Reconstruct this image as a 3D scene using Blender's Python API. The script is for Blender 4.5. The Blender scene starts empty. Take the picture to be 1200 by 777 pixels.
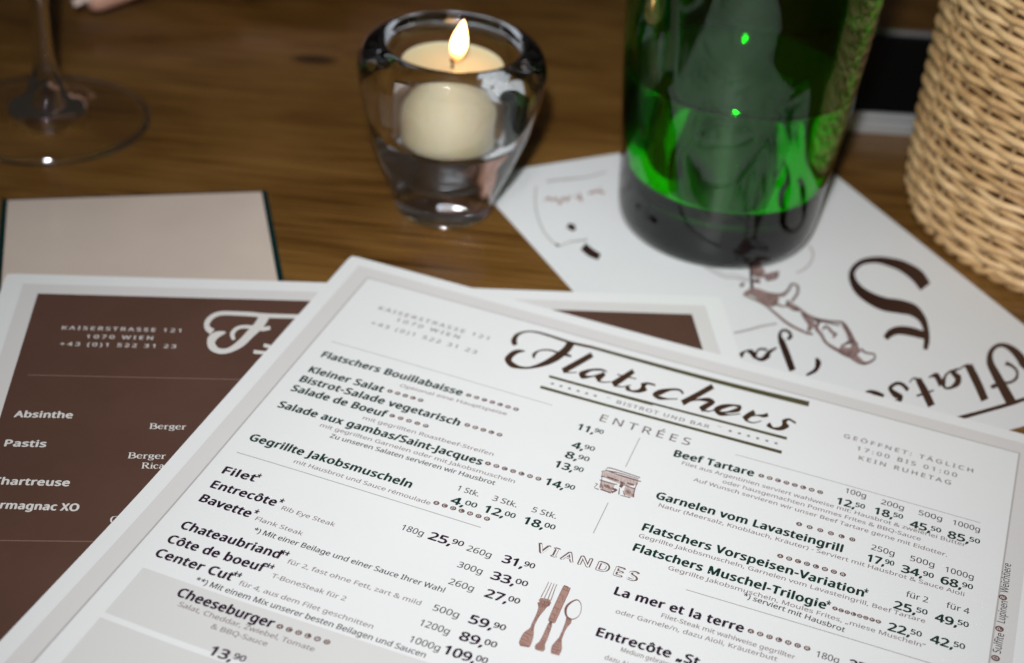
import bpy, bmesh, math, random, json
from mathutils import Vector, Matrix
random.seed(7)
C = bpy.context.scene.collection
sc = bpy.context.scene
CM = 0.01

# ------------------------------------------------------------------ camera
FPX, PITCH, ROLL, CAMH = 1.88859, 0.58735, 0.09965, 30.63382
cp, sp = math.cos(PITCH), math.sin(PITCH)
Fv = Vector((0, cp, -sp)); Rv = Vector((1, 0, 0)); Uv = Rv.cross(Fv)
R2 = Rv*math.cos(ROLL) + Uv*math.sin(ROLL); U2 = -Rv*math.sin(ROLL) + Uv*math.cos(ROLL)
cd = bpy.data.cameras.new('camera'); cam = bpy.data.objects.new('camera', cd); C.objects.link(cam)
M = Matrix.Identity(4)
for i in range(3):
    M[i][0] = R2[i]; M[i][1] = U2[i]; M[i][2] = -Fv[i]
M[2][3] = CAMH*CM
cam.matrix_world = M
cd.sensor_width = 36; cd.lens = 36*FPX*1000/1200
cd.clip_start = 0.01; cd.clip_end = 50
cd.dof.use_dof = True; cd.dof.focus_distance = 0.462; cd.dof.aperture_fstop = 8.5
sc.camera = cam

# ------------------------------------------------------------------ light: dim room, camera flash, added overhead fill
w = bpy.data.worlds.new('World'); sc.world = w; w.use_nodes = True
bg = w.node_tree.nodes['Background']; bg.inputs[0].default_value = (1.0, 0.85, 0.7, 1); bg.inputs[1].default_value = 0.02
def area(name, loc, target, sx, sy, power, col, spread=180):
    l = bpy.data.lights.new(name, 'AREA'); l.shape = 'RECTANGLE'; l.size = sx; l.size_y = sy; l.energy = power; l.color = col; l.spread = math.radians(spread)
    o = bpy.data.objects.new(name, l); C.objects.link(o); o.location = loc
    o.rotation_euler = (Vector(target)-Vector(loc)).to_track_quat('-Z', 'Y').to_euler()
    return o
area('overhead_fill', (-.04, -.12, .75), (.05, .42, 0), .060, .040, .16, (1.0, .97, .93), 60)  # added fill lamp, evens the light over the near sheets
area('camera_flash', (-.025, -.03, .42), (.02, .560, 0), .022, .014, .77, (.975, .99, 1.0), 69)
sc.view_settings.view_transform = 'Standard'; sc.view_settings.look = 'None'
sc.view_settings.exposure = 0.0; sc.view_settings.gamma = 1.0; sc.view_settings.use_curve_mapping = False
cy = sc.cycles
sc.render.engine = 'CYCLES'
cy.use_denoising = True
try: cy.denoiser = 'OPENIMAGEDENOISE'
except Exception: pass
cy.max_bounces = 24; cy.transmission_bounces = 20; cy.glossy_bounces = 8; cy.diffuse_bounces = 4; cy.transparent_max_bounces = 12
cy.caustics_reflective = True; cy.caustics_refractive = True; cy.blur_glossy = 0.4
cy.sample_clamp_indirect = 150.0

# ------------------------------------------------------------------ helpers
def mat(name, col=(.8, .8, .8), rough=.5, **k):
    m = bpy.data.materials.new(name); m.use_nodes = True
    b = m.node_tree.nodes['Principled BSDF']
    b.inputs['Base Color'].default_value = (*col, 1); b.inputs['Roughness'].default_value = rough
    for n, v in k.items():
        b.inputs[n.replace('_', ' ')].default_value = v
    return m
def nd(m, t, **k):
    n = m.node_tree.nodes.new(t)
    for a, v in k.items(): setattr(n, a, v)
    return n
def lk(m, a, b): m.node_tree.links.new(a, b)
def ramp(m, src, stops):
    r = nd(m, 'ShaderNodeValToRGB'); e = r.color_ramp.elements
    while len(e) < len(stops): e.new(.5)
    for x, (p, c) in zip(e, stops): x.position = p; x.color = (*c, 1)
    lk(m, src, r.inputs[0]); return r
def coords(m, scale=(1, 1, 1), rot=0):
    t = nd(m, 'ShaderNodeTexCoord'); mp = nd(m, 'ShaderNodeMapping')
    mp.inputs['Scale'].default_value = scale; mp.inputs['Rotation'].default_value = (0, 0, rot)
    lk(m, t.outputs['Object'], mp.inputs[0]); return mp.outputs[0]
def noise(m, vec, scale, detail=4, rough=.55, dist=0):
    n = nd(m, 'ShaderNodeTexNoise'); n.inputs['Scale'].default_value = scale; n.inputs['Detail'].default_value = detail
    n.inputs['Roughness'].default_value = rough; n.inputs['Distortion'].default_value = dist
    lk(m, vec, n.inputs['Vector']); return n.outputs['Fac']
def bump(m, h, strength, dist=.0005):
    b = nd(m, 'ShaderNodeBump'); b.inputs['Strength'].default_value = strength; b.inputs['Distance'].default_value = dist
    lk(m, h, b.inputs['Height']); lk(m, b.outputs[0], m.node_tree.nodes['Principled BSDF'].inputs['Normal'])
def P(m): return m.node_tree.nodes['Principled BSDF']

def empty(name, loc=(0, 0, 0), rz=0):
    o = bpy.data.objects.new(name, None); C.objects.link(o); o.location = loc; o.rotation_euler = (0, 0, rz)
    o.empty_display_size = .02; return o
def tag(o, label=None, cat=None, group=None, kind=None):
    if label: o['label'] = label
    if cat: o['category'] = cat
    if group: o['group'] = group
    if kind: o['kind'] = kind
    return o
def link(name, me, m, parent=None, smooth=False):
    if m is not None and not me.materials: me.materials.append(m)
    if smooth:
        for p in me.polygons: p.use_smooth = True
    o = bpy.data.objects.new(name, me); C.objects.link(o)
    if parent: o.parent = parent
    return o
def mesh(name, vs, fs, m, parent=None, smooth=False):
    me = bpy.data.meshes.new(name); me.from_pydata(vs, [], fs); me.update()
    return link(name, me, m, parent, smooth)
def box(x0, x1, y0, y1, z0, z1, bev=0, seg=2):
    bm = bmesh.new()
    vs = [bm.verts.new((x, y, z)) for x in (x0, x1) for y in (y0, y1) for z in (z0, z1)]
    for f in ((0, 1, 3, 2), (4, 6, 7, 5), (0, 4, 5, 1), (2, 3, 7, 6), (0, 2, 6, 4), (1, 5, 7, 3)): bm.faces.new([vs[i] for i in f])
    if bev: bmesh.ops.bevel(bm, geom=bm.edges[:], offset=bev, segments=seg, affect='EDGES', profile=.5)
    me = bpy.data.meshes.new('box'); bm.to_mesh(me); bm.free(); return me
def spline(pts, n):
    """Catmull-Rom through rows of numbers"""
    out = []
    if len(pts) == 2:
        k = n*2
        return [[a+(b-a)*i/k for a, b in zip(*pts)] for i in range(k+1)]
    q = [pts[0]] + list(pts) + [pts[-1]]
    for i in range(1, len(q)-2):
        for j in range(n):
            t = j/n
            out.append([.5*((2*b)+(c-a)*t+(2*a-5*b+4*c-d)*t*t+(3*b-a-3*c+d)*t**3) for a, b, c, d in zip(q[i-1], q[i], q[i+1], q[i+2])])
    out.append(list(pts[-1])); return out
def lathe(name, prof, m, parent=None, seg=96, sub=4, smooth=True, closed=False, raw=False, rscale=None):
    """prof: (r,z) in cm, turned about z"""
    pts = [list(p) for p in prof] if raw else spline(prof, sub)
    vs, fs = [], []
    for r, z in pts:
        for k in range(seg):
            a = 2*math.pi*k/seg; vs.append((r*math.cos(a)*CM, r*math.sin(a)*CM, z*CM))
    n = len(pts); rng = n if closed else n-1
    for i in range(rng):
        for k in range(seg):
            a, b = i*seg+k, i*seg+(k+1) % seg; c, d = ((i+1) % n)*seg+(k+1) % seg, ((i+1) % n)*seg+k
            fs.append((a, b, c, d))
    me = bpy.data.meshes.new(name); me.from_pydata(vs, [], fs)
    bm = bmesh.new(); bm.from_mesh(me); bmesh.ops.remove_doubles(bm, verts=bm.verts, dist=2e-6)
    if closed != 'open': bmesh.ops.recalc_face_normals(bm, faces=bm.faces)
    bm.to_mesh(me); bm.free()
    return link(name, me, m, parent, smooth)
def tube(path, rad, sides=8, closed=False, flat=1.0):
    """path: list of Vector (m); returns verts, faces"""
    vs, fs = [], []; n = len(path)
    up = Vector((0, 0, 1))
    for i, p in enumerate(path):
        a = path[(i-1) % n] if closed or i > 0 else path[i]; b = path[(i+1) % n] if closed or i < n-1 else path[i]
        t = (b-a).normalized(); s = t.cross(up)
        if s.length < 1e-4: s = Vector((1, 0, 0))
        s.normalize(); u = s.cross(t)
        r = rad[i] if isinstance(rad, (list, tuple)) else rad
        for k in range(sides):
            an = 2*math.pi*k/sides; vs.append(tuple(p + s*math.cos(an)*r*flat + u*math.sin(an)*r))
    for i in range(n if closed else n-1):
        for k in range(sides):
            j = (i+1) % n
            fs.append((i*sides+k, i*sides+(k+1) % sides, j*sides+(k+1) % sides, j*sides+k))
    if not closed:
        fs.append(tuple(range(sides))[::-1]); fs.append(tuple((n-1)*sides+k for k in range(sides)))
    return vs, fs
def ss(t): t = max(0, min(1, t)); return t*t*(3-2*t)

# ------------------------------------------------------------------ materials
wood = mat('varnished_oak', rough=.3)
v = coords(wood, (5, 60, 60), -math.radians(7))
n1 = noise(wood, v, 1.6, 8, .62, .6)
v2 = coords(wood, (11, 520, 520), -math.radians(7)); n2 = noise(wood, v2, 1.4, 5, .6, .25)
v3 = coords(wood, (9, 22, 20), -math.radians(7)); n3 = noise(wood, v3, 1.1, 4, .5, 1.2)
mx = nd(wood, 'ShaderNodeMath', operation='MULTIPLY_ADD'); mx.inputs[1].default_value = .72; lk(wood, n2, mx.inputs[0])
mh = nd(wood, 'ShaderNodeMath', operation='MULTIPLY'); mh.inputs[1].default_value = .24; lk(wood, n1, mh.inputs[0]); lk(wood, mh.outputs[0], mx.inputs[2])
m3_ = nd(wood, 'ShaderNodeMath', operation='MULTIPLY_ADD'); m3_.inputs[1].default_value = .41; lk(wood, n3, m3_.inputs[0]); lk(wood, mx.outputs[0], m3_.inputs[2])
r = ramp(wood, m3_.outputs[0], [(.43, (.015, .006, .0015)), (.54, (.066, .027, .005)), (.63, (.120, .054, .011)), (.78, (.205, .102, .026))])
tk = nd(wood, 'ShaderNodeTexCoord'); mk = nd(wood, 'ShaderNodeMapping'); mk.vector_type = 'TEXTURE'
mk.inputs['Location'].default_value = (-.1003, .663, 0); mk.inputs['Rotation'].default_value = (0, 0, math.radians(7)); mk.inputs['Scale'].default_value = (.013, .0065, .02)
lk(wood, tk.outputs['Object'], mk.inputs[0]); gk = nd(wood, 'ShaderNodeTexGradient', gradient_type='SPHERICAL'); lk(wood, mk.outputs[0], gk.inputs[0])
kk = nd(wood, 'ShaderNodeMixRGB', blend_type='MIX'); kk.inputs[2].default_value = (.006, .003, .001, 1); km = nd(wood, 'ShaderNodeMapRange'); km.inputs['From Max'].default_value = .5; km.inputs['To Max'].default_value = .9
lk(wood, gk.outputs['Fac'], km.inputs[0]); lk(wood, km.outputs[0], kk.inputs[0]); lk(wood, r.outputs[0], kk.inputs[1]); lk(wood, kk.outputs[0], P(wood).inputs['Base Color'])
rr = nd(wood, 'ShaderNodeMapRange'); rr.inputs['To Min'].default_value = .2; rr.inputs['To Max'].default_value = .42; lk(wood, n1, rr.inputs[0]); lk(wood, rr.outputs[0], P(wood).inputs['Roughness'])
P(wood).inputs['Specular IOR Level'].default_value = .2; P(wood).inputs['Coat Weight'].default_value = .35; P(wood).inputs['Coat Roughness'].default_value = .14
bump(wood, n2, .35, .0004)

def paper(name, col, rough=.42, lo=.975):
    m = mat(name, col, rough); v = coords(m, (1, 1, 1))
    f = noise(m, v, 900, 3, .6); g = noise(m, v, 18, 6, .65)
    a = nd(m, 'ShaderNodeMixRGB', blend_type='MULTIPLY'); a.inputs[0].default_value = 1; a.inputs[1].default_value = (*col, 1)
    s = nd(m, 'ShaderNodeMapRange'); s.inputs['From Min'].default_value = .3; s.inputs['From Max'].default_value = .7; s.inputs['To Min'].default_value = lo; s.inputs['To Max'].default_value = 1.0
    lk(m, g, s.inputs[0]); lk(m, s.outputs[0], a.inputs[2]); lk(m, a.outputs[0], P(m).inputs['Base Color'])
    bump(m, f, .12, .00006); P(m).inputs['Specular IOR Level'].default_value = .3
    return m
white_card = paper('white_card', (.80, .81, .815))
sheet_white = paper('sheet_white', (.75, .76, .775))
grey_band = paper('grey_border_print', (.69, .675, .67))
panel_grey = paper('panel_print', (.68, .675, .67))
line_grey = paper('border_line_print', (.46, .44, .43))
rule_grey = paper('rule_print', (.40, .39, .38))
brown_print = paper('brown_print', (.108, .056, .041), .34, .80)  # wide tone range paints uneven sheen and scuffs into the brown
rule_pink = paper('rule_on_brown', (.26, .16, .13))
ink = mat('black_ink', (.012, .019, .019), .45)
ink_green_fringe = mat('green_fringe_ink', (.006, .034, .026), .45)  # black print tinted green, lens colour fringing put into the ink
ink_plum_fringe = mat('plum_fringe_ink', (.026, .010, .026), .45)  # same for the lower section, fringing painted as a plum tint
ink_mid = mat('dark_grey_ink', (.07, .06, .068), .5)
ink_soft = mat('grey_brown_ink', (.25, .20, .20), .5)
ink_brown = mat('logo_brown_ink', (.055, .028, .016), .42)
ink_olive = mat('olive_line_ink', (.085, .075, .035), .45)
ink_red = mat('reddish_ink', (.15, .085, .08), .5)
ink_fig = mat('figure_tone_ink', (.33, .22, .21), .5)
ink_tone2 = mat('light_tone_ink', (.56, .46, .44), .5)
ink_tone = mat('reddish_tone_ink', (.40, .285, .26), .5)
ink_cut = mat('copper_ink', (.40, .24, .20), .5)
ink_cut2 = mat('copper_line_ink', (.20, .10, .09), .5)
ink_dark = mat('chocolate_ink', (.035, .014, .011), .4)
ink_faint = mat('faint_ink', (.42, .39, .39), .5)
ink_white = mat('white_ink', (.70, .68, .66), .45)
ink_head = mat('heading_ink', (.20, .17, .165), .5)

def glass(name, col=(1, 1, 1), dens=0, ior=1.5, rough=0.0, wavy=0, wd=.001):
    m = bpy.data.materials.new(name); m.use_nodes = True; nt = m.node_tree; nt.nodes.clear()
    o = nt.nodes.new('ShaderNodeOutputMaterial'); g = nt.nodes.new('ShaderNodeBsdfGlass'); g.inputs['IOR'].default_value = ior; g.inputs['Roughness'].default_value = rough
    nt.links.new(g.outputs[0], o.inputs[0])
    if wavy:
        tc = nt.nodes.new('ShaderNodeTexCoord'); nz_ = nt.nodes.new('ShaderNodeTexNoise'); nz_.inputs['Scale'].default_value = wavy; nz_.inputs['Detail'].default_value = 1.5
        bp = nt.nodes.new('ShaderNodeBump'); bp.inputs['Strength'].default_value = .5; bp.inputs['Distance'].default_value = wd
        nt.links.new(tc.outputs['Object'], nz_.inputs['Vector']); nt.links.new(nz_.outputs['Fac'], bp.inputs['Height']); nt.links.new(bp.outputs[0], g.inputs['Normal'])
    if dens:
        a = nt.nodes.new('ShaderNodeVolumeAbsorption'); a.inputs['Color'].default_value = (*col, 1); a.inputs['Density'].default_value = dens
        nt.links.new(a.outputs[0], o.inputs['Volume'])
    else: g.inputs['Color'].default_value = (*col, 1)
    return m
clear = glass('clear_glass', (.97, .98, .985), 0, 1.5)
cup_glass = glass('votive_glass', (.70, .74, .80), 16, 1.52, wavy=34, wd=.0024)
green_glass = glass('green_glass', (.004, .915, .06), 950, 1.52, wavy=26, wd=.0032)
water_mat = glass('mineral_water', (1, 1, 1), 0, 1.333)

# ------------------------------------------------------------------ the table
tab = mesh('table', [], [], None); bpy.data.objects.remove(tab)
tab = link('table', box(-1.1, 1.3, -.6, 1.25, -.04, 0, .003), wood)
tag(tab, 'dark varnished oak table top with fine straight grain', kind='structure')

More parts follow.
